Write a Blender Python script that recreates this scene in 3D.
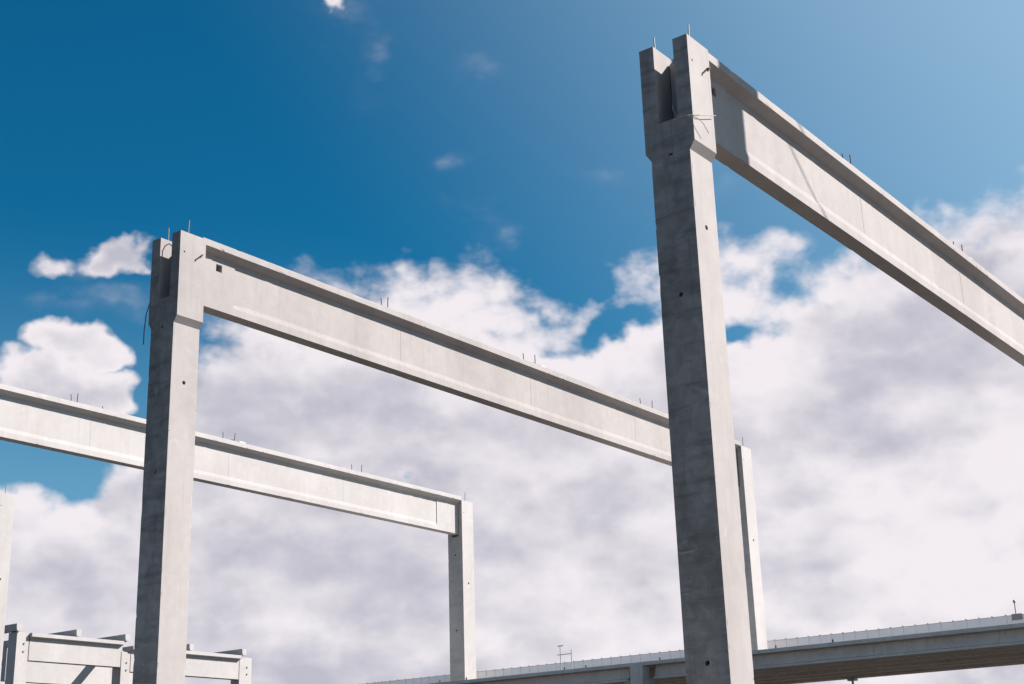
import bpy, bmesh, math, random
from mathutils import Vector, Matrix
random.seed(7)
R = math.radians
for o in list(bpy.data.objects): bpy.data.objects.remove(o, do_unlink=True)
scene = bpy.context.scene
C = scene.collection

# ------------------------------------------------------------------ camera
cd = bpy.data.cameras.new('camera'); cam = bpy.data.objects.new('camera', cd); C.objects.link(cam)
cd.sensor_width = 36.0; cd.lens = 36.0*1427.9/1024.0; cd.clip_end = 4000
rt = Vector((0.60487014, -0.79575661, -0.03005884)); up = Vector((-0.23398074, -0.21368071, 0.94846907)); fw = Vector((0.76117352, 0.56666743, 0.3154408))
m = Matrix((rt, up, -fw)).transposed().to_4x4(); m.translation = Vector((-15.2078, -8.5860, 1.7))
cam.matrix_world = m
scene.camera = cam
scene.view_settings.view_transform = 'Standard'; scene.view_settings.look = 'None'
scene.cycles.max_bounces = 6; scene.cycles.diffuse_bounces = 4
scene.view_settings.exposure = 1.1; scene.view_settings.gamma = 1.0; scene.view_settings.use_curve_mapping = False

# ------------------------------------------------------------------ sun
SUN = Vector((1.0, -1.0, 1.12)).normalized()          # towards the sun
sl = bpy.data.lights.new('sun', 'SUN'); sl.energy = 5.0; sl.angle = R(0.53); sl.color = (1.0, 0.93, 0.885)
so = bpy.data.objects.new('sun', sl); C.objects.link(so)
so.rotation_euler = SUN.to_track_quat('Z', 'Y').to_euler(); so.location = SUN*60

# ------------------------------------------------------------------ node helper
class NT:
    def __init__(s, tree): s.t = tree; s.n = tree.nodes; s.l = tree.links
    def node(s, typ, **kw):
        n = s.n.new(typ)
        for k, v in kw.items(): setattr(n, k, v)
        return n
    def put(s, sock, v):
        if isinstance(v, bpy.types.NodeSocket): s.l.new(v, sock)
        elif v is not None: sock.default_value = v
    def m(s, op, a, b=None, c=None, clamp=False):
        n = s.n.new('ShaderNodeMath'); n.operation = op; n.use_clamp = clamp
        s.put(n.inputs[0], a)
        if b is not None: s.put(n.inputs[1], b)
        if c is not None: s.put(n.inputs[2], c)
        return n.outputs[0]
    def add(s, a, b): return s.m('ADD', a, b)
    def sub(s, a, b): return s.m('SUBTRACT', a, b)
    def mul(s, a, b): return s.m('MULTIPLY', a, b)
    def vm(s, op, a, b=None):
        n = s.n.new('ShaderNodeVectorMath'); n.operation = op
        s.put(n.inputs[0], a)
        if b is not None: s.put(n.inputs[1], b)
        return n.outputs[0]
    def noise(s, vec, scale, detail=4, rough=.5, dist=0.0, lac=2.0):
        n = s.n.new('ShaderNodeTexNoise')
        s.put(n.inputs['Vector'], vec); s.put(n.inputs['Scale'], scale); n.inputs['Detail'].default_value = detail
        n.inputs['Roughness'].default_value = rough; n.inputs['Distortion'].default_value = dist; n.inputs['Lacunarity'].default_value = lac
        return n.outputs['Fac']
    def noisec(s, vec, scale, detail=2):
        n = s.n.new('ShaderNodeTexNoise'); s.put(n.inputs['Vector'], vec); n.inputs['Scale'].default_value = scale; n.inputs['Detail'].default_value = detail
        return n.outputs['Color']
    def ramp(s, v, lo, hi, a=0.0, b=1.0, smooth=True):
        n = s.n.new('ShaderNodeMapRange'); n.interpolation_type = 'SMOOTHSTEP' if smooth else 'LINEAR'; n.clamp = True
        s.put(n.inputs[0], v)
        for i, x in ((1, lo), (2, hi), (3, a), (4, b)): s.put(n.inputs[i], x)
        return n.outputs[0]
    def mix(s, f, a, b, blend='MIX'):
        n = s.n.new('ShaderNodeMix'); n.data_type = 'RGBA'; n.blend_type = blend; n.clamp_result = False
        s.put(n.inputs[0], f); s.put(n.inputs[6], a); s.put(n.inputs[7], b)
        return n.outputs[2]

# ------------------------------------------------------------------ world: Nishita sky with a cumulus bank
def build_world():
    w = bpy.data.worlds.new('World'); scene.world = w; w.use_nodes = True
    t = w.node_tree; t.nodes.clear(); N = NT(t)
    sky = N.node('ShaderNodeTexSky', sky_type='NISHITA', sun_disc=False)
    sky.sun_elevation = math.asin(SUN.z); sky.sun_rotation = math.atan2(SUN.x, SUN.y)
    sky.altitude = 200; sky.air_density = 1.0; sky.dust_density = 0.6; sky.ozone_density = 2.5
    d = N.vm('NORMALIZE', N.node('ShaderNodeTexCoord').outputs['Generated'])
    sep = N.node('ShaderNodeSeparateXYZ'); N.put(sep.inputs[0], d)
    dx, dy, dz = sep.outputs
    # slow bending of the coordinates so that no cloud edge is a plain curve
    wc = N.noisec(d, 9.0, 1); ws = N.node('ShaderNodeSeparateXYZ'); N.put(ws.inputs[0], wc)
    wc2 = N.noisec(d, 34.0, 3); ws2 = N.node('ShaderNodeSeparateXYZ'); N.put(ws2.inputs[0], wc2)
    az = N.mul(N.m('ARCTAN2', dx, dy), 57.2958); el = N.mul(N.m('ARCSINE', dz), 57.2958)
    az = N.add(az, N.add(N.mul(N.sub(ws.outputs[0], .5), 5.0), N.mul(N.sub(ws2.outputs[0], .5), 2.6)))
    el = N.add(el, N.add(N.mul(N.sub(ws.outputs[1], .5), 3.5), N.mul(N.sub(ws2.outputs[1], .5), 2.2)))
    # height of the bank's top along the horizon
    cur = N.node('ShaderNodeFloatCurve'); cm = cur.mapping; cp = cm.curves[0]
    cpts = CLOUD_TOP
    for i, (a, e) in enumerate(cpts):
        p = ((a-AZ0)/(AZ1-AZ0), e/40.0)
        if i == 0: cp.points[0].location = p
        elif i == len(cpts)-1: cp.points[-1].location = p
        else: cp.points.new(*p)
    cm.update()
    N.put(cur.inputs['Value'], N.ramp(az, AZ0, AZ1, 0, 1, False))
    top = N.mul(cur.outputs[0], 40.0)
    base = N.m('MINIMUM', N.mul(N.sub(top, el), 0.30), 1.15)
    def blob(a, e, sa, se, k):
        u = N.mul(N.sub(az, a), 1.0/sa); v = N.mul(N.sub(el, e), 1.0/se)
        q = N.add(N.mul(u, u), N.mul(v, v))
        return N.mul(N.m('EXPONENT', N.mul(q, -1.0)), k)
    pos = None
    for b in PUFFS:
        x = blob(*b); pos = x if pos is None else N.m('MAXIMUM', pos, x)
    base = N.m('MAXIMUM', base, N.sub(N.mul(pos, 1.5), 1.2))
    for b in GAPS: base = N.sub(base, blob(*b))
    # billow noise
    mp = N.node('ShaderNodeMapping'); mp.inputs['Scale'].default_value = (1, 1, 1.7); N.put(mp.inputs[0], d)
    v0 = mp.outputs[0]
    def dens(vec):
        return N.noise(vec, 7.0, 5, .56)
    f1 = dens(v0)
    # the same noise a little nearer the sun and zenith: the difference lights the sunward flanks of each billow
    off = Vector((SUN.x*.022, SUN.y*.022, .050))
    f2 = dens(N.vm('ADD', v0, tuple(off)))
    # rounded heads: cellular billows on the bent coordinates, lit from the sun's side
    wv = N.vm('ADD', v0, N.vm('MULTIPLY', N.vm('SUBTRACT', wc2, (.5, .5, .5)), (.045, .045, .045)))
    def puff(vec):
        n = N.node('ShaderNodeTexVoronoi'); n.feature = 'F1'; n.inputs['Scale'].default_value = 17.0
        n.inputs['Detail'].default_value = 1.0; n.inputs['Roughness'].default_value = .55; n.normalize = True
        N.put(n.inputs['Vector'], vec); return n.outputs['Distance']
    p1 = puff(wv); p2 = puff(N.vm('ADD', wv, (SUN.x*.012, SUN.y*.012, .020)))
    fh = N.noise(v0, 30.0, 4, .6)
    dn = N.add(N.add(base, N.mul(N.sub(f1, .5), 2.1)), N.add(N.mul(N.sub(.42, p1), 1.35), N.mul(N.sub(fh, .5), .8)))
    alpha = N.ramp(dn, -.10, .62)
    thick = N.ramp(dn, .25, 1.7)
    lit = N.add(N.add(0.52, N.mul(N.sub(f1, f2), 2.6)), N.add(N.mul(N.sub(p2, p1), N.sub(1.9, N.mul(thick, .6))), N.mul(N.sub(fh, .5), .60)))
    lit = N.sub(N.add(lit, .40), N.mul(thick, .72))
    # broad light and shade inside the bank
    big = N.noise(mp.outputs[0], 4.3, 2, .5)
    lit = N.add(lit, N.mul(N.sub(big, .5), 1.7))
    for b in GLOWS: lit = N.add(lit, blob(*b))
    lit = N.ramp(lit, -.25, 1.15)
    ccol = N.mix(N.ramp(lit, 0.05, .95, 0, 1, False), (*CLOUD_DARK, 1), (*CLOUD_LIGHT, 1))
    # a clean, dry blue: the sky node tinted and strengthened in colour
    hs = N.node('ShaderNodeHueSaturation'); hs.inputs['Saturation'].default_value = SKY_SAT; hs.inputs['Hue'].default_value = SKY_HUE; hs.inputs['Value'].default_value = SKY_VAL
    N.put(hs.inputs['Color'], sky.outputs[0])
    skyc = N.mix(1.0, hs.outputs[0], (*SKY_TINT, 1), 'MULTIPLY')
    # thin high veil that scatters forward, so it whitens the sky towards the sun
    dt = N.node('ShaderNodeVectorMath', operation='DOT_PRODUCT'); N.put(dt.inputs[0], d); dt.inputs[1].default_value = tuple(SUN)
    veil = N.m('MINIMUM', N.ramp(dt.outputs['Value'], .24, 1.0, 0, .92), .54)
    veil = N.m('MAXIMUM', veil, N.ramp(dz, .40, .12, 0, .30))      # paler towards the horizon, all round
    skyc = N.mix(veil, skyc, (*[c*10 for c in (.50, .705, .87)], 1))
    # thin veil of high wisps
    mp2 = N.node('ShaderNodeMapping'); mp2.inputs['Scale'].default_value = (1, 1, 2.2); N.put(mp2.inputs[0], d)
    wn = N.noise(mp2.outputs[0], 15.0, 4, .58)
    wm = None
    for b in WISPS: x = blob(*b); wm = x if wm is None else N.add(wm, x)
    wisp = N.mul(N.ramp(wn, .42, .70), N.mul(N.m('MINIMUM', wm, .30), .55))
    k = N.node('ShaderNodeMix', data_type='FLOAT')
    skyb = N.mix(wisp, skyc, (*[c*10 for c in CLOUD_LIGHT], 1))
    cb = N.mix(1.0, ccol, (10, 10, 10, 1), 'MULTIPLY')
    out = N.mix(N.mul(alpha, .97), skyb, cb)
    bg = N.node('ShaderNodeBackground'); bg.inputs['Strength'].default_value = 0.05; N.put(bg.inputs['Color'], out)
    wo = N.node('ShaderNodeOutputWorld'); t.links.new(bg.outputs[0], wo.inputs['Surface'])
    t.nodes.remove(k)
    w.cycles.sampling_method = 'MANUAL'; w.cycles.sample_map_resolution = 1024

AZ0, AZ1 = 20.0, 90.0
CLOUD_DARK = (0.50, 0.49, 0.565); CLOUD_LIGHT = (0.86, 0.805, 0.835)
SKY_SAT, SKY_HUE, SKY_VAL = 1.15, .5, .93
SKY_TINT = (.07, .80, .92)
def azel(u, v):
    x = (u-512)/1427.9; y = -(v-342)/1427.9
    q = (rt*x + up*y + fw).normalized()
    return math.degrees(math.atan2(q.x, q.y)), math.degrees(math.asin(q.z))
CLOUD_TOP = [(20, 7)] + [azel(*p) for p in ((0, 460), (60, 462), (130, 420), (170, 345), (230, 335), (300, 328), (350, 305), (400, 290), (440, 288), (500, 264), (555, 292), (620, 272), (680, 262), (740, 246), (790, 236), (830, 256), (900, 244), (960, 215), (1023, 190))] + [(80, 21), (90, 7)]
DEG = 1/24.9
def pf(u, v, ru, rv, k): a, e = azel(u, v); return (a, e, ru*DEG, rv*DEG, k)
PUFFS = [pf(80, 345, 50, 28, 1.5), pf(60, 385, 75, 34, 1.7), pf(100, 250, 60, 30, 1.75), pf(128, 262, 24, 18, 1.4), pf(75, 252, 26, 14, 1.3), pf(314, -4, 30, 10, 1.1), pf(1005, 262, 62, 34, 1.75), pf(105, 295, 26, 9, .8)]
GAPS = [pf(618, 322, 34, 16, .75), pf(588, 346, 30, 15, .75), pf(556, 362, 24, 10, .55), pf(560, 300, 18, 14, .5), pf(738, 322, 46, 22, 1.35), pf(800, 264, 18, 16, .4), pf(665, 372, 26, 9, .7), pf(40, 455, 70, 22, 1.15), pf(138, 345, 20, 55, 1.3), pf(420, 462, 16, 8, .8)]
WISPS = [pf(375, 52, 14, 22, .22), pf(500, 58, 22, 8, .28), pf(470, 150, 16, 10, .35), pf(490, 215, 26, 16, .25), pf(530, 240, 14, 8, .35), pf(55, 262, 30, 7, .3), pf(100, 296, 40, 12, .4), pf(330, 12, 40, 10, .25), pf(700, 190, 30, 10, .2), pf(585, 170, 20, 12, .2)]
GLOWS = [pf(980, 540, 200, 120, .75), pf(860, 395, 110, 40, -.15), pf(480, 320, 120, 30, .25), pf(820, 280, 70, 25, .3)]
build_world()

# ------------------------------------------------------------------ materials
def new_mat(name):
    m = bpy.data.materials.new(name); m.use_nodes = True
    N = NT(m.node_tree); b = N.n['Principled BSDF']
    return m, N, b
def concrete(name, lo, hi, warm=(1, 1, 1), blotch=.3, rough=.85, streak=.2, bump=.25, layers=0.0):
    m, N, b = new_mat(name)
    g = N.node('ShaderNodeNewGeometry').outputs['Position']
    mp = N.node('ShaderNodeMapping'); mp.inputs['Scale'].default_value = (1, 1, .35); N.put(mp.inputs[0], g)
    big = N.noise(mp.outputs[0], .9, 5, .55, .3)
    mid = N.noise(g, 4.5, 8, .62, .6)
    fine = N.noise(g, 70, 3, .6)
    mps = N.node('ShaderNodeMapping'); mps.inputs['Scale'].default_value = (14, 14, .5); N.put(mps.inputs[0], g)
    stv = N.noise(mps.outputs[0], 1.0, 4, .6)
    v = N.add(N.mul(N.ramp(mid, .30, .72), blotch), N.mul(N.ramp(big, .32, .68), 1-blotch-.12))
    v = N.add(v, N.mul(fine, .12))
    col = N.mix(v, (*[c*w for c, w in zip(lo, warm)], 1), (*[c*w for c, w in zip(hi, warm)], 1))
    if layers:
        # casting layers and trowel passes lying across the piece
        ml = N.node('ShaderNodeMapping'); ml.inputs['Scale'].default_value = (.7, .7, 5.0); N.put(ml.inputs[0], g)
        ly = N.noise(ml.outputs[0], 1.3, 5, .6, .4)
        col = N.mix(N.mul(N.ramp(ly, .48, .70), layers), col, (*[c*.78 for c in lo], 1))
        sc = N.node('ShaderNodeMapping'); sc.inputs['Scale'].default_value = (2.0, 2.0, 26.0); N.put(sc.inputs[0], g)
        sr = N.noise(sc.outputs[0], 1.0, 3, .6)
        col = N.mix(N.mul(N.ramp(sr, .64, .74), layers*.7), col, (*[min(c*1.5, .6) for c in hi], 1))
    # vertical rain streaks
    st = N.mul(N.ramp(stv, .52, .72), streak)
    col = N.mix(st, col, (lo[0]*.72, lo[1]*.72, lo[2]*.73, 1))
    # pale lime bloom patches
    bl = N.mul(N.ramp(N.noise(g, 2.3, 6, .65, 1.0), .60, .74), .30*blotch/.3)
    col = N.mix(bl, col, (min(hi[0]*1.25, .75), min(hi[1]*1.25, .74), min(hi[2]*1.25, .73), 1))
    # air holes
    vo = N.node('ShaderNodeTexVoronoi'); vo.inputs['Scale'].default_value = 16; N.put(vo.inputs['Vector'], g)
    pin = N.mul(N.ramp(vo.outputs['Distance'], .10, .07), N.ramp(N.noise(g, 3.0, 2), .5, .6))
    col = N.mix(N.mul(pin, .55), col, (lo[0]*.35, lo[1]*.35, lo[2]*.35, 1))
    N.put(b.inputs['Base Color'], col)
    b.inputs['Roughness'].default_value = rough; b.inputs['Specular IOR Level'].default_value = .3
    bp = N.node('ShaderNodeBump'); bp.inputs['Strength'].default_value = bump; bp.inputs['Distance'].default_value = .01
    h = N.add(N.mul(mid, .6), N.mul(N.noise(g, 30, 5, .6), .4)); h = N.sub(h, pin)
    N.put(bp.inputs['Height'], h); N.put(b.inputs['Normal'], bp.outputs[0])
    return m
M = {}
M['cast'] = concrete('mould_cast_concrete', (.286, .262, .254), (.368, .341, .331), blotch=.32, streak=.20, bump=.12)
M['trowel'] = concrete('trowelled_shade_concrete', (.130, .121, .117), (.335, .315, .303), blotch=.42, streak=.30, bump=.5, layers=.55)  # trowelled -X face, tone also lowered to deepen its shade
M['cast_pale'] = concrete('distance_pale_cast_concrete', (.350, .331, .323), (.435, .414, .405), blotch=.32, streak=.18, bump=.12)  # far-frame concrete, tone raised to stand in for fading with distance
M['trowel_pale'] = concrete('distance_pale_trowelled_concrete', (.30, .285, .275), (.42, .40, .39), blotch=.35, streak=.25, bump=.4, layers=.4)  # same distance fade put into the trowelled tone
M['deckcon'] = concrete('weathered_deck_concrete', (.50, .465, .425), (.66, .62, .575), blotch=.35, streak=.45, bump=.35)
def plain(name, col, rough, metal=0.0, var=.25, sc=30):
    m, N, b = new_mat(name)
    g = N.node('ShaderNodeNewGeometry').outputs['Position']
    n = N.noise(g, sc, 4, .6)
    c = N.mix(n, (*[x*(1-var) for x in col], 1), (*[x*(1+var) for x in col], 1))
    N.put(b.inputs['Base Color'], c); b.inputs['Roughness'].default_value = rough; b.inputs['Metallic'].default_value = metal
    return m
M['rebar'] = plain('rusty_rebar', (.10, .07, .055), .8, .3, .5, 60)
M['steel'] = plain('galvanised_steel', (.38, .39, .40), .5, .8, .2, 20)
M['sleeve'] = plain('rust_stained_sleeve', (.075, .035, .025), .9, 0, .4, 50)
M['dark'] = plain('dark_rubber', (.02, .02, .02), .8)
M['sheet'] = plain('pale_coated_sheet_steel', (.84, .82, .83), .40, .10, .04, 3)
M['felt'] = plain('bitumen_roofing_felt', (.035, .034, .033), .9, 0, .3, 8)
M['rope'] = plain('bare_wire', (.30, .27, .23), .6, .3, .2)
M['cap'] = plain('grey_seam_cap', (.20, .22, .24), .5, .3, .1)
M['mortar'] = plain('mortar_grey', (.42, .41, .39), .95, 0, .2)

def ground_mat():
    m, N, b = new_mat('dry_site_soil')
    g = N.node('ShaderNodeNewGeometry').outputs['Position']
    a = N.noise(g, .12, 6, .6, .4); f = N.noise(g, 2.2, 8, .65); p = N.noise(g, 24, 4, .6)
    v = N.add(N.mul(a, .5), N.add(N.mul(f, .3), N.mul(p, .2)))
    col = N.mix(N.ramp(v, .3, .7), (.018, .013, .010, 1), (.050, .039, .030, 1))
    N.put(b.inputs['Base Color'], col); b.inputs['Roughness'].default_value = .95
    bp = N.node('ShaderNodeBump'); bp.inputs['Strength'].default_value = .6; bp.inputs['Distance'].default_value = .06
    N.put(bp.inputs['Height'], v); N.put(b.inputs['Normal'], bp.outputs[0])
    return m
M['ground'] = ground_mat()
M['bounce_pale'] = plain('pale_bounce_stone', (.50, .475, .44), .95, 0, .25, 9)  # pale tone of the added unseen surfaces that bounce light

# ------------------------------------------------------------------ mesh helpers
def mesh_of(bm, mats, name='mesh', smooth=False):
    bmesh.ops.recalc_face_normals(bm, faces=bm.faces)
    me = bpy.data.meshes.new(name); bm.to_mesh(me); bm.free()
    for x in mats: me.materials.append(M[x])
    if smooth:
        for p in me.polygons: p.use_smooth = True
    return me
def obj(name, me, parent=None, loc=(0, 0, 0), rot=(0, 0, 0)):
    o = bpy.data.objects.new(name, me); C.objects.link(o); o.location = loc; o.rotation_euler = rot
    if parent is not None: o.parent = parent
    return o
def thing(name, label, cat, loc=(0, 0, 0), rot=(0, 0, 0), group=None):
    o = bpy.data.objects.new(name, None); C.objects.link(o); o.location = loc; o.rotation_euler = rot; o.empty_display_size = .3
    o['label'] = label; o['category'] = cat; o['kind'] = 'thing'
    if group: o['group'] = group
    return o
def box(bm, x0, x1, y0, y1, z0, z1, mi=0):
    v = [bm.verts.new((x, y, z)) for x in (x0, x1) for y in (y0, y1) for z in (z0, z1)]
    for f in ((0, 1, 3, 2), (4, 6, 7, 5), (0, 4, 5, 1), (2, 3, 7, 6), (0, 2, 6, 4), (1, 5, 7, 3)):
        bm.faces.new([v[i] for i in f]).material_index = mi
    return v
def extrude_x(bm, prof, x0, x1, mi=0, slope=0.0):
    """prism of a (y, z) outline along x"""
    a = [bm.verts.new((x0, y, z)) for y, z in prof]; b = [bm.verts.new((x1, y, z)) for y, z in prof]
    n = len(prof)
    for i in range(n): bm.faces.new((a[i], a[(i+1) % n], b[(i+1) % n], b[i])).material_index = mi
    bm.faces.new(a[::-1]).material_index = mi; bm.faces.new(b).material_index = mi
def tube(bm, pts, r, n=8):
    rings = []
    pts = [Vector(p) for p in pts]
    for i, p in enumerate(pts):
        t = (pts[min(i+1, len(pts)-1)] - pts[max(i-1, 0)]).normalized()
        a = t.orthogonal().normalized(); c = t.cross(a)
        if rings:
            pa = (rings[-1][0].co - pts[i-1]).normalized(); a = (pa - t*pa.dot(t)).normalized(); c = t.cross(a)
        rings.append([bm.verts.new(p + a*r*math.cos(2*math.pi*k/n) + c*r*math.sin(2*math.pi*k/n)) for k in range(n)])
    for q, s in zip(rings, rings[1:]):
        for k in range(n): bm.faces.new((q[k], q[(k+1) % n], s[(k+1) % n], s[k]))
    bm.faces.new(rings[0][::-1]); bm.faces.new(rings[-1])
def tube_mesh(pts, r, mat, n=8):
    bm = bmesh.new(); tube(bm, pts, r, n); return mesh_of(bm, [mat], smooth=False)
def rod(pts, r, mat): return tube_mesh(pts, r, mat, 8)
def bevel_if(bm, test, w=.012, seg=2):
    es = [e for e in bm.edges if e.is_manifold and e.calc_face_angle(0) > .4 and test(*[v.co for v in e.verts])]
    bmesh.ops.bevel(bm, geom=es, offset=w, segments=seg, affect='EDGES', profile=.5, clamp_overlap=True)
def guard(bm, axis, at):
    no = Vector((0, 0, 0)); no[axis] = 1
    for a in at:
        co = Vector((0, 0, 0)); co[axis] = a
        bmesh.ops.bisect_plane(bm, geom=bm.verts[:]+bm.edges[:]+bm.faces[:], plane_co=co, plane_no=no)
def chip(bm, axis, lo, hi, n, inset=.02, p=.10, amax=.022):
    """slice a bevelled prism along its length and knock small chips out of the arrises"""
    no = Vector((0, 0, 0)); no[axis] = 1
    for k in range(n):
        co = Vector((0, 0, 0)); co[axis] = random.uniform(lo, hi)
        bmesh.ops.bisect_plane(bm, geom=bm.verts[:]+bm.edges[:]+bm.faces[:], plane_co=co, plane_no=no)
    bm.normal_update()
    for v in bm.verts:
        if not (lo < v.co[axis] < hi): continue
        ns = [f.normal for f in v.link_faces]
        if not ns: continue
        av = sum(ns, Vector()).normalized()
        if min(av.dot(q) for q in ns) > .97: continue           # lies on a flat face
        d = random.uniform(.004, amax) if random.random() < p else random.uniform(0, .0012)
        v.co -= av*d
def cut(me, cutters, name):
    """drill the recesses for real, then keep the evaluated mesh"""
    a = bpy.data.objects.new('tmp', me); C.objects.link(a)
    c = bpy.data.objects.new('tmpc', cutters); C.objects.link(c)
    md = a.modifiers.new('b', 'BOOLEAN'); md.object = c; md.operation = 'DIFFERENCE'; md.solver = 'EXACT'
    dg = bpy.context.evaluated_depsgraph_get(); out = bpy.data.meshes.new_from_object(a.evaluated_get(dg)); out.name = name
    out.materials.clear()
    for x in me.materials: out.materials.append(x)
    bpy.data.objects.remove(a); bpy.data.objects.remove(c)
    return out
def swap(me, pairs):
    c = me.copy()
    for i, x in enumerate(list(c.materials)):
        for a, b in pairs:
            if x == M[a]: c.materials[i] = M[b]
    return c
FAR_FADE = (('cast', 'cast_pale'), ('trowel', 'trowel_pale'))  # swaps in the far-frame tones that carry the distance fade
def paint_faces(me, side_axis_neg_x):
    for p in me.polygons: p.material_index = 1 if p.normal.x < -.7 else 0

# ------------------------------------------------------------------ ground
bm = bmesh.new()
n = 60
def gx(i): t = (i/n*2-1); return 1500*math.copysign(abs(t)**3, t)
vs = [[bm.verts.new((gx(i), gx(j), 0 if abs(gx(i)) < 60 and abs(gx(j)) < 60 else random.uniform(-.4, .2))) for j in range(n+1)] for i in range(n+1)]
for i in range(n):
    for j in range(n): bm.faces.new((vs[i][j], vs[i+1][j], vs[i+1][j+1], vs[i][j+1]))
g = obj('ground', mesh_of(bm, ['ground'], smooth=True)); g['kind'] = 'structure'
g.location.z = 0.0

# added unseen pale strip along the frame ends, bouncing sunlight onto shaded column faces
for xa, xb in ((-5.0, -.9),):
    bm = bmesh.new(); box(bm, xa, xb, -60, 60, -.2, .05); bevel_if(bm, lambda a, b: abs(a.y-b.y) > 1, .04)
    rd = obj('bounce_strip', mesh_of(bm, ['bounce_pale'])); rd['kind'] = 'structure'

# ------------------------------------------------------------------ precast hall frame
ZT, D, L = 11.716, 10.33, 20.63
A, B = .60, .583           # shaft: across the frame, along the frame
HW, SLOT, SD, HH, HC = .7625, .3106, 1.187, 1.583, .118
SLOPE = -.0033

def col_meshes(H, flare, xholes, yholes, head_holes):
    """shaft and forked head, butted, both drilled"""
    hw = (HW if flare else A)/2; s = SLOT/2
    zj = -HH-HC
    # head, cut at the haunch
    bm = bmesh.new()
    prof = [(-A/2, zj), (A/2, zj), (hw, -HH), (hw, 0), (s, 0), (s, -SD), (-s, -SD), (-s, 0), (-hw, 0), (-hw, -HH)]
    if not flare: prof = [(-A/2, zj), (A/2, zj), (hw, 0), (s, 0), (s, -SD), (-s, -SD), (-s, 0), (-hw, 0)]
    extrude_x(bm, prof, 0, B)
    bevel_if(bm, lambda a, b: not (abs(a.z-zj) < .001 and abs(b.z-zj) < .001))
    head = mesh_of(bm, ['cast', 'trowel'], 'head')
    bm = bmesh.new(); box(bm, 0, B, -A/2, A/2, -H, zj)
    bevel_if(bm, lambda a, b: abs(a.z-b.z) > 1)
    guard(bm, 0, (.035, B-.035)); guard(bm, 1, (-A/2+.035, A/2-.035))
    chip(bm, 2, -9.2, zj-.02, 130, p=.06, amax=.014)
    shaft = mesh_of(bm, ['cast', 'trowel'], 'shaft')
    def drill(zs_x, zs_y, small):
        bm = bmesh.new(); any_ = False
        for z in zs_x: tube(bm, [(-.1, 0, z), (.14, 0, z)], .036, 16); any_ = True
        for z in zs_y: tube(bm, [(.285, -.5, z), (.285, -A/2+.14, z)], .036, 16); any_ = True
        for z in small: tube(bm, [(.1, -.6, z), (.1, -hw+.06, z)], .018, 10); any_ = True
        if not any_: bm.free(); return None
        return mesh_of(bm, ['cast'])
    hx = [z for z in xholes if z > zj]; sx = [z for z in xholes if z <= zj]
    c1 = drill(hx, [], head_holes); c2 = drill(sx, yholes, [])
    if c1: head = cut(head, c1, 'head')
    if c2: shaft = cut(shaft, c2, 'shaft')
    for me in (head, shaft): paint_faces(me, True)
    return shaft, head
YH = (-2.74,)
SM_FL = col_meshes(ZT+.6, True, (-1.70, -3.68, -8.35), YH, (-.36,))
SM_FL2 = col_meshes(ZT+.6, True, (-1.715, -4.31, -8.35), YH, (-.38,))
SM_PL = tuple(swap(x, FAR_FADE) for x in col_meshes(ZT+.6, False, (-1.78, -4.2, -8.3), (-2.70,), (-.40,)))
bm = bmesh.new(); tube(bm, [(0, 0, 0), (.02, 0, 0)], .034, 16); SLEEVE_X = mesh_of(bm, ['sleeve'])
bm = bmesh.new(); tube(bm, [(0, 0, 0), (0, .02, 0)], .034, 16); SLEEVE_Y = mesh_of(bm, ['sleeve'])
BAR = rod([(0, 0, -.1), (.0, 0, .12), (.004, .002, .30)], .0105, 'cap')
HOOK = rod([(0, .05, 0), (0, -.02, 0), (-.03, -.06, -.02), (-.07, -.075, -.05), (-.09, -.06, -.09)], .014, 'rebar')
def column(x, y, z, label, meshes, xh, yh, flare=True, group='precast columns of the hall frames', hook=True):
    t = thing('precast_column', label, 'column', (x, y, z), group=group)
    obj('shaft', meshes[0], t); obj('forked_head', meshes[1], t)
    hw = (HW if flare else A)/2; pm = (hw+SLOT/2)/2
    for s in (-1, 1): obj('starter_bar', BAR, t, (.26, s*pm, 0), (random.uniform(-.05, .05), random.uniform(-.05, .05), 0))
    for zz in xh: obj('sleeve', SLEEVE_X, t, (.10, 0, zz))
    for zz in yh: obj('sleeve', SLEEVE_Y, t, (.285, -A/2+.10, zz))
    if hook: obj('lifting_hook', HOOK, t, (.50, -hw, -.33))
    return t
c1 = column(0, 0, ZT, 'tall grey concrete column with forked head and loose wire, nearest the camera at right', SM_FL, (-1.70, -3.68, -8.35), YH)
c2 = column(0, D, ZT, 'grey concrete column with forked head left of centre carrying the middle roof beam', SM_FL2, (-1.715, -4.31, -8.35), YH)
c3 = column(0, 2*D, ZT, 'concrete column under the left end of the rearmost roof beam, beyond the left edge', SM_FL2, (-1.715, -4.31, -8.35), YH)
ZF = ZT + SLOPE*L - .04
column(L, 0, ZF, 'concrete column under the right end of the nearest roof beam, beyond the right edge', SM_PL, (-1.78, -4.2, -8.3), (-2.70,), False, hook=False)
column(L, D, ZF, 'slim far concrete column peeking out behind the right edge of the nearest column', SM_PL, (-1.78, -4.2, -8.3), (-2.70,), False, hook=False)
column(L, 2*D, ZF, 'far concrete column standing alone under the right end of the rearmost beam', SM_PL, (-1.78, -4.2, -8.3), (-2.70,), False, hook=False)
column(10.32, 3*D, ZT+.15, 'pale concrete column cut off by the left edge of the picture, without a beam', SM_PL, (-1.78, -4.2, -8.3), (-2.70,), False, group=None, hook=False)

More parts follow.
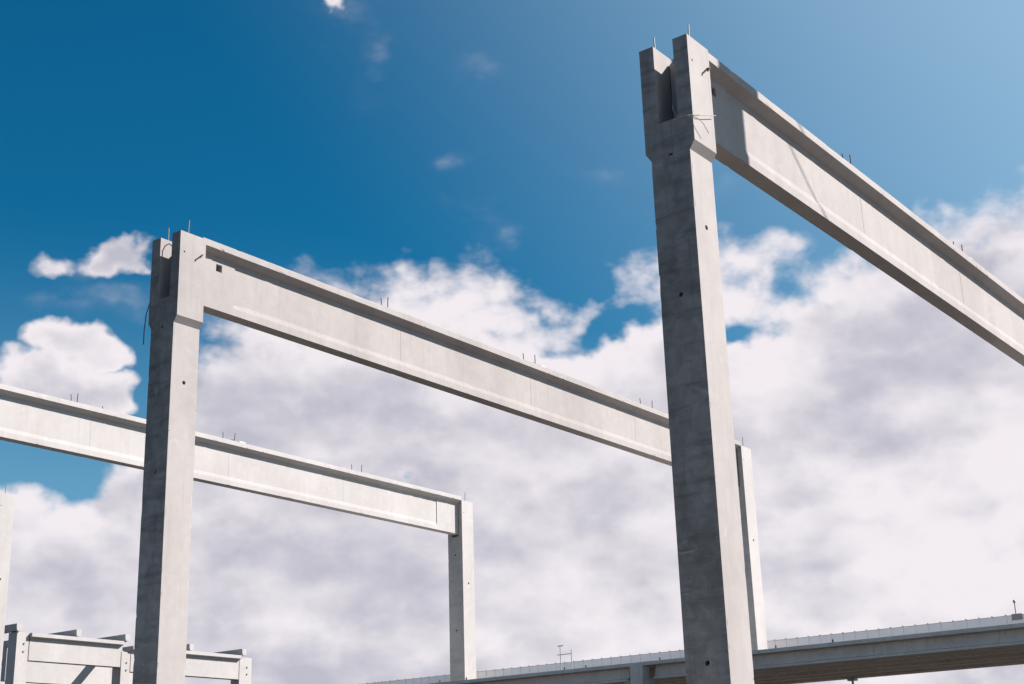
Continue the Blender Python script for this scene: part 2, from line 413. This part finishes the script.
# loose tie wires at the two forked heads
obj('tie_wire', tube_mesh([(.22, -.02, -.60), (.10, -.05, -.85), (-.02, -.09, -1.05), (-.07, -.17, -1.20), (-.06, -.34, -1.24), (.08, -.43, -1.22), (.30, -.44, -1.14), (.56, -.43, -1.04)], .0055, 'rope'), c1)
obj('tie_wire', tube_mesh([(-.07, -.19, -1.21), (-.08, -.33, -1.26), (.00, -.43, -1.28), (.12, -.46, -1.33), (.26, -.46, -1.43)], .005, 'rope'), c1)
obj('tie_wire', tube_mesh([(.05, .15, -.42), (.0, .10, -.28), (-.01, .02, -.20), (.0, -.08, -.18), (.05, -.15, -.26)], .010, 'steel'), c2)
obj('tie_wire', tube_mesh([(.03, .40, -1.15), (-.02, .43, -1.4), (-.03, .45, -1.7), (-.02, .46, -1.95)], .009, 'rebar'), c2)

# ---- roof beams
FL, BW, WEB = .591, .273, .236
ZB, FT, HAUNCH, BULB = -1.147, .125, .095, .235
X0, X1 = B+.006, L-.006                       # flange runs between the columns
EB = 1.50                                     # end of the solid end block
def beam_meshes():
    out = {}
    f, w = FL/2, WEB/2; zt = .072
    bm = bmesh.new()
    extrude_x(bm, [(-f, zt), (-f, zt-FT), (-w+.002, zt-FT-HAUNCH), (w-.002, zt-FT-HAUNCH), (f, zt-FT), (f, zt)], X0, X1)
    bevel_if(bm, lambda a, b: abs(a.x-b.x) > 1, .010)
    guard(bm, 1, (-f+.03, f-.03)); guard(bm, 2, (zt-.03, zt-FT+.03))
    chip(bm, 0, X0+.02, X1-.02, 190, p=.07, amax=.013)
    out['top_flange'] = mesh_of(bm, ['cast'])
    bm = bmesh.new()
    zb = ZB+BULB
    box(bm, EB, L-1.07, -w, w, zb-.02, zt-FT-HAUNCH+.03)
    out['web'] = mesh_of(bm, ['cast'])
    bm = bmesh.new(); box(bm, -.006, .006, -w-.003, -w+.01, zb+.01, zt-FT-HAUNCH-.01)
    out['mould_joint'] = mesh_of(bm, ['cast'])
    bm = bmesh.new(); q = BW/2
    extrude_x(bm, [(-q, ZB), (q, ZB), (q, zb-.10), (w+.002, zb), (-w-.002, zb), (-q, zb-.10)], EB, L-1.07)
    bevel_if(bm, lambda a, b: abs(a.x-b.x) > 1, .010)
    guard(bm, 1, (-q+.03, q-.03)); guard(bm, 2, (ZB+.03,))
    chip(bm, 0, EB+.02, L-1.1, 150, p=.05, amax=.010)
    out['bottom_flange'] = mesh_of(bm, ['cast'])
    # solid end blocks that enter the column slots
    def block(xa, xb, hole):
        bm = bmesh.new(); k = .158/.195
        ztop = zt-FT-HAUNCH*k+.02
        box(bm, xa, xb, -q, q, ZB, ztop)
        bevel_if(bm, lambda a, b: abs(a.x-b.x) > .5 or abs(a.z-b.z) > .5, .008)
        me = mesh_of(bm, ['cast'])
        if hole is not None:
            cb = bmesh.new(); box(cb, hole-.07, hole+.07, -.5, -q+.20, -.405, -.265)
            me = cut(me, mesh_of(cb, ['cast']), 'end_block')
        return me
    out['block_a'] = block(.40, EB, 1.12); out['block_b'] = block(L-1.07, L+.40, None)
    return out
BMSH = beam_meshes()
ROD1 = rod([(0, 0, -.05), (0, 0, .14), (.006, .003, .26)], .010, 'rebar')
ROD2 = rod([(0, 0, -.05), (.004, 0, .10), (-.01, .004, .20)], .010, 'rebar')
def lump_mesh():
    bm = bmesh.new(); bmesh.ops.create_icosphere(bm, subdivisions=2, radius=1)
    for v in bm.verts:
        v.co *= 1+random.uniform(-.15, .15); v.co.x *= .16; v.co.y *= .09; v.co.z *= .06
    return mesh_of(bm, ['mortar'])
LUMP = lump_mesh()
ANCHOR = rod([(-.10, 0, .005), (-.06, 0, .03), (0, 0, .03), (.03, 0, .05)], .014, 'rebar')
def beam(y, label):
    t = thing('roof_beam', label, 'beam', (0, y, ZT), (0, -math.atan(SLOPE), 0), 'concrete roof beams')
    obj('top_flange', BMSH['top_flange'], t); obj('web', BMSH['web'], t); obj('bottom_flange', BMSH['bottom_flange'], t)
    obj('end_block', BMSH['block_a'], t); obj('end_block', BMSH['block_b'], t)
    for x, me, yy in ((5.42, ROD2, -.2), (5.62, ROD1, -.22), (6.6, ROD2, .1), (10.42, ROD2, -.18), (10.82, ROD1, -.2), (15.5, ROD2, -.18), (15.98, ROD1, -.2)):
        obj('starter_bar', me, t, (x+random.uniform(-.04, .04), yy, .072), (random.uniform(-.06, .06), random.uniform(-.06, .06), 0))
    for x in (6.15, 10.72, 15.25): obj('mould_joint', BMSH['mould_joint'], t, (x, 0, 0))
    obj('mortar_pad', LUMP, t, (11.08, -.19, .085)); obj('anchor_loop', ANCHOR, t, (10.75, -.22, .075))
    return t
beam(0, 'nearest concrete roof beam running from the tall right column out of the right edge')
beam(D, 'middle concrete roof beam running behind the nearest column')
BMSH = {k: swap(v, FAR_FADE) for k, v in BMSH.items()}
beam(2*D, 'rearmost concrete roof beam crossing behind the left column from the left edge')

# ------------------------------------------------------------------ added unseen column, standing in for what shades the first bay's beam end
tz = 18.6
tc = thing('precast_column', 'added unseen column outside the right edge, put there to shade the nearest beam end', 'column', (5.33, -4.3, tz))
TM = col_meshes(tz+.6, True, (), (), ())
obj('shaft', TM[0], tc); obj('forked_head', TM[1], tc)
for s in (-1, 1): obj('starter_bar', BAR, tc, (.16, s*.27, 0))
gy = bmesh.new(); tube(gy, [(.3, 0, -.65), (19.5, 0, -17.4)], .012, 8); obj('shadow_cable', mesh_of(gy, ['steel']), tc)  # added cable, placed to throw the thin slanting shadow line

# ------------------------------------------------------------------ elevated deck on the right
DX0, DZT, DZB = 15.0, 5.175, 4.765
dk = thing('elevated_deck', 'long weathered concrete deck with ribbed dark underside along the bottom right', 'deck', (0, 0, 0))
YA, YB = -9.0, 30.6
bm = bmesh.new(); box(bm, DX0-.10, 19.80, YA, YB, DZT-.085, DZT); bevel_if(bm, lambda a, b: abs(a.y-b.y) > 1, .01)
obj('slab', mesh_of(bm, ['deckcon']), dk)
bm = bmesh.new(); box(bm, DX0+.02, 19.75, YA+.05, YB-.05, DZT+.001, DZT+.006); obj('bounce_layer', mesh_of(bm, ['bounce_pale']), dk)  # added unseen pale layer, bounces sunlight up onto the far columns
for y0, y1 in ((-9.0, -.25), (.25, 9.98), (10.72, 20.3), (20.9, 30.6)):
    bm = bmesh.new()
    extrude_x(bm, [(0, DZB), (.30, DZB), (.30, DZT-.087), (.12, DZT-.087), (.06, DZB+.07), (0, DZB+.05)], 0, y1-y0)
    for v in bm.verts: v.co = Vector((v.co.y+DX0+.04, y0+v.co.x, v.co.z))
    bevel_if(bm, lambda a, b: abs(a.y-b.y) > 1, .008)
    obj('edge_beam', mesh_of(bm, ['deckcon']), dk)
for i in range(5):
    x = DX0+.95+i*.93
    bm = bmesh.new()
    zb = DZB+(.015 if i % 2 == 0 else .03)
    extrude_x(bm, [(-.16, zb), (.16, zb), (.17, zb+.03), (.20, DZT-.087), (-.20, DZT-.087), (-.17, zb+.03)], YA+.1, YB-.1)
    for v in bm.verts: v.co = Vector((v.co.y+x, v.co.x, v.co.z))
    obj('rib', mesh_of(bm, ['deckcon']), dk)
for k in range(26):
    yy = 1.2+k*1.05+random.uniform(-.3, .3)
    if random.random() < .5: obj('anchor_stub', rod([(0, 0, 0), (0, 0, .07)], .018, 'rebar'), dk, (DX0-.03, yy, DZT))

def deck_column(y, label):
    t = thing('deck_column', label, 'column', (DX0, y, 0), group='columns under the deck edge')
    bm = bmesh.new(); box(bm, -.16, .16, -.17, .17, -.3, DZT-.09); bevel_if(bm, lambda a, b: abs(a.z-b.z) > 1, .012)
    me = mesh_of(bm, ['deckcon', 'deckcon'])
    obj('shaft', me, t)
    for s in (-1, 1):
        bm = bmesh.new()
        extrude_x(bm, [(s*.171, DZB-.42), (s*.36, DZB-.22), (s*.36, DZB-.004), (s*.171, DZB-.004)], -.155, .30)
        bevel_if(bm, lambda a, b: True, .008)
        obj('corbel', mesh_of(bm, ['cast']), t)
deck_column(10.35, 'short grey column with corbels under the deck edge, left of the nearest column')
deck_column(0, 'grey corbelled column under the deck edge near the lower right corner')
deck_column(20.6, 'grey corbelled column under the far left end of the deck edge')
# round prop tops that just show under the far side of the deck
def prop(x, y, label):
    t = thing('steel_prop', label, 'prop', (x, y, 0))
    obj('tube', rod([(0, 0, 0), (0, 0, 2.4)], .04, 'steel'), t); obj('inner_tube', rod([(0, 0, 2.2), (0, 0, DZB-.05)], .03, 'steel'), t)
    bm = bmesh.new(); box(bm, -.10, .10, -.10, .10, DZB-.05, DZB+.008); obj('head_plate', mesh_of(bm, ['steel']), t)
    bm = bmesh.new(); box(bm, -.10, .10, -.10, .10, 0, .01); obj('base_plate', mesh_of(bm, ['steel']), t)
prop(19.6, 6.9, 'steel prop whose head shows under the far side of the deck at the bottom edge')

# guard posts on the deck edge
t = thing('guard_post', 'pair of thin steel guard posts on the deck left of the nearest column', 'post', (DX0+.05, 12.72, DZT))
for yy in (0, -.34):
    obj('post', rod([(0, yy, 0), (0, yy, .62 if yy == 0 else .50)], .011, 'steel'), t)
obj('rail', rod([(0, -.34, .40), (0, .10, .40)], .010, 'steel'), t)
obj('top_cross', rod([(0, -.10, .62), (0, .08, .62)], .012, 'steel'), t)

# ------------------------------------------------------------------ sheet metal parapet behind the far columns
PX, PZ0, PZ1, PW = 21.63, 5.0, 6.16, .343
pp = thing('sheet_metal_parapet', 'long blue grey sheet metal parapet behind the deck and the far columns', 'parapet', (PX, 0, 0))
bm = bmesh.new()
extrude_x(bm, [(0, PZ0), (.03, PZ0), (.03, PZ1), (0, PZ1)], 0, PW-.03)
for v in bm.verts: v.co = Vector((v.co.y, v.co.x, v.co.z))
bevel_if(bm, lambda a, b: True, .006, 1)
PAN = mesh_of(bm, ['sheet'])
bm = bmesh.new(); box(bm, -.012, .045, -.028, -.002, PZ0, PZ1+.010); SEAM = mesh_of(bm, ['sheet'])
bm = bmesh.new(); box(bm, -.016, .05, -.030, 0, PZ1+.011, PZ1+.034); SEAMCAP = mesh_of(bm, ['cap'])
for k in range(-8, 90):
    y = 1.1+k*PW
    p = obj('panel', PAN, pp, (0, y, 0)); obj('seam', SEAM, p); obj('seam_cap', SEAMCAP, p)
bm = bmesh.new(); box(bm, .032, .25, 1.1-8*PW, 1.1+90*PW, PZ1-.06, PZ1-.002); obj('coping', mesh_of(bm, ['sheet']), pp)
bm = bmesh.new(); box(bm, -.008, .031, 1.1-8*PW, 1.1+90*PW, PZ1+.001, PZ1+.009); obj('top_trim', mesh_of(bm, ['cap']), pp)
for k in range(0, 12):
    bm = bmesh.new(); box(bm, .05, .15, -.05, .05, 5.2, PZ1-.07); obj('stanchion', mesh_of(bm, ['steel']), pp, (0, -1.2+k*2.74, 0))
bm = bmesh.new(); box(bm, .035, .17, 1.1-8*PW, 1.1+90*PW, 5.02, 5.19); obj('bottom_rail', mesh_of(bm, ['steel']), pp)
for k in range(3):
    bm = bmesh.new(); box(bm, -.41, .034, -.08, .08, 5.04, 5.17); obj('bracket', mesh_of(bm, ['steel']), pp, (0, k*D, 0))
t = thing('vent_post', 'small post with a round cap on the parapet at the right edge', 'post', (PX+.2, 3.28, PZ1-.002))
obj('mast', rod([(0, 0, 0), (0, 0, .34)], .014, 'cap'), t)
bm = bmesh.new(); bmesh.ops.create_uvsphere(bm, u_segments=12, v_segments=8, radius=.036)
for v in bm.verts: v.co.z = v.co.z*1.3+.37
obj('cap', mesh_of(bm, ['cap'], smooth=True), t)
bm = bmesh.new(); box(bm, -.215, .05, -.22, .05, -.12, .035); bevel_if(bm, lambda a, b: True, .01); obj('base_box', mesh_of(bm, ['cast']), t)

# ------------------------------------------------------------------ low precast frame at bottom left
YL = 40.0; ZL0 = 8.06
TIE = (27.16, 27.52, 9.09, 9.29)
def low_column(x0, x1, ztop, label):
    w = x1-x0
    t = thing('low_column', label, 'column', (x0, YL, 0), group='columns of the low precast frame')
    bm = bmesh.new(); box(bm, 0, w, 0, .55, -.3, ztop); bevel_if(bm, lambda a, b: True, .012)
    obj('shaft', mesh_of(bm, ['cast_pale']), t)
    for dz in (.42, .72):
        b2 = rod([(0, .01, 0), (0, -.035, 0)], .035, 'cap'); obj('bolt', b2, t, (w*.62, 0, ztop-dz))
low_column(17.66, 18.20, 9.02, 'leftmost pale column of the low frame at bottom left')
low_column(22.62, 23.06, 8.60, 'pale column of the low frame just left of the forked left column')
low_column(29.06, 29.78, 8.80, 'rightmost pale column of the low frame, right of the forked left column')
def low_beam(x0, x1, z0, z1, label, y=YL, w=.40, fl=True, group='beams of the low precast frame'):
    t = thing('low_beam', label, 'beam', (x0, y, z1), group=group)
    s = (z1-z0); n = x1-x0
    if fl:
        bm = bmesh.new(); extrude_x(bm, [(-.16, 0), (-.16, -.14), (.02, -.20), (w-.02, -.20), (w+.16, -.14), (w+.16, 0)], 0, n); bevel_if(bm, lambda a, b: abs(a.x-b.x) > 1, .01)
        obj('top_flange', mesh_of(bm, ['cast_pale']), t)
    bm = bmesh.new(); box(bm, 0.02, n-.02, 0, w, -s, -.19 if fl else 0); bevel_if(bm, lambda a, b: abs(a.x-b.x) > 1, .01)
    obj('web', mesh_of(bm, ['cast_pale']), t)
low_beam(18.22, 22.60, 7.98, 9.01, 'pale flanged beam of the low frame at the bottom left corner')
low_beam(23.08, 29.04, 7.83, 8.86, 'pale flanged beam of the low frame on both sides of the forked left column')
low_beam(22.6, 30.0, ZL0, ZL0+1.6, 'pale lower beam under the low frame at the bottom left, crossed by a slanting shadow', y=YL+8.0, fl=False)
def purlin(x, z, label, ln=6.5):
    t = thing('purlin', label, 'purlin', (x, YL-.12, z), group='purlins on the low frame')
    bm = bmesh.new()
    extrude_x(bm, [(-.13, .27), (-.12, .10), (-.085, 0), (.085, 0), (.12, .10), (.13, .27)], 0, ln)
    for v in bm.verts: v.co = Vector((v.co.y, v.co.x, v.co.z))
    bevel_if(bm, lambda a, b: True, .01)
    obj('body', mesh_of(bm, ['cast_pale']), t)
    obj('bearing_pad', (lambda b: (box(b, -.08, .08, .2, .5, -.022, -.002), mesh_of(b, ['dark']))[1])(bmesh.new()), t)
purlin(17.66, 9.045, 'purlin end on top of the leftmost column of the low frame')
purlin(20.40, 9.035, 'purlin end on the middle of the low beam at the bottom left')
purlin(22.80, 9.035, 'purlin end on the low beam close to the left side of the forked left column')
purlin(26.20, 8.885, 'purlin end close to the right side of the forked left column')
purlin(29.22, 8.885, 'purlin end next to the rightmost column of the low frame')
# tie beam running back from the second low column: it throws the slanting shadow
t = thing('tie_beam', 'short tie beam between the low frame and the lower beam behind it', 'beam', (TIE[0], YL+6.0, TIE[2]))
bm = bmesh.new(); box(bm, 0, TIE[1]-TIE[0], 0, 1.99, 0, TIE[3]-TIE[2]); bevel_if(bm, lambda a, b: True, .01); obj('body', mesh_of(bm, ['cast_pale']), t)
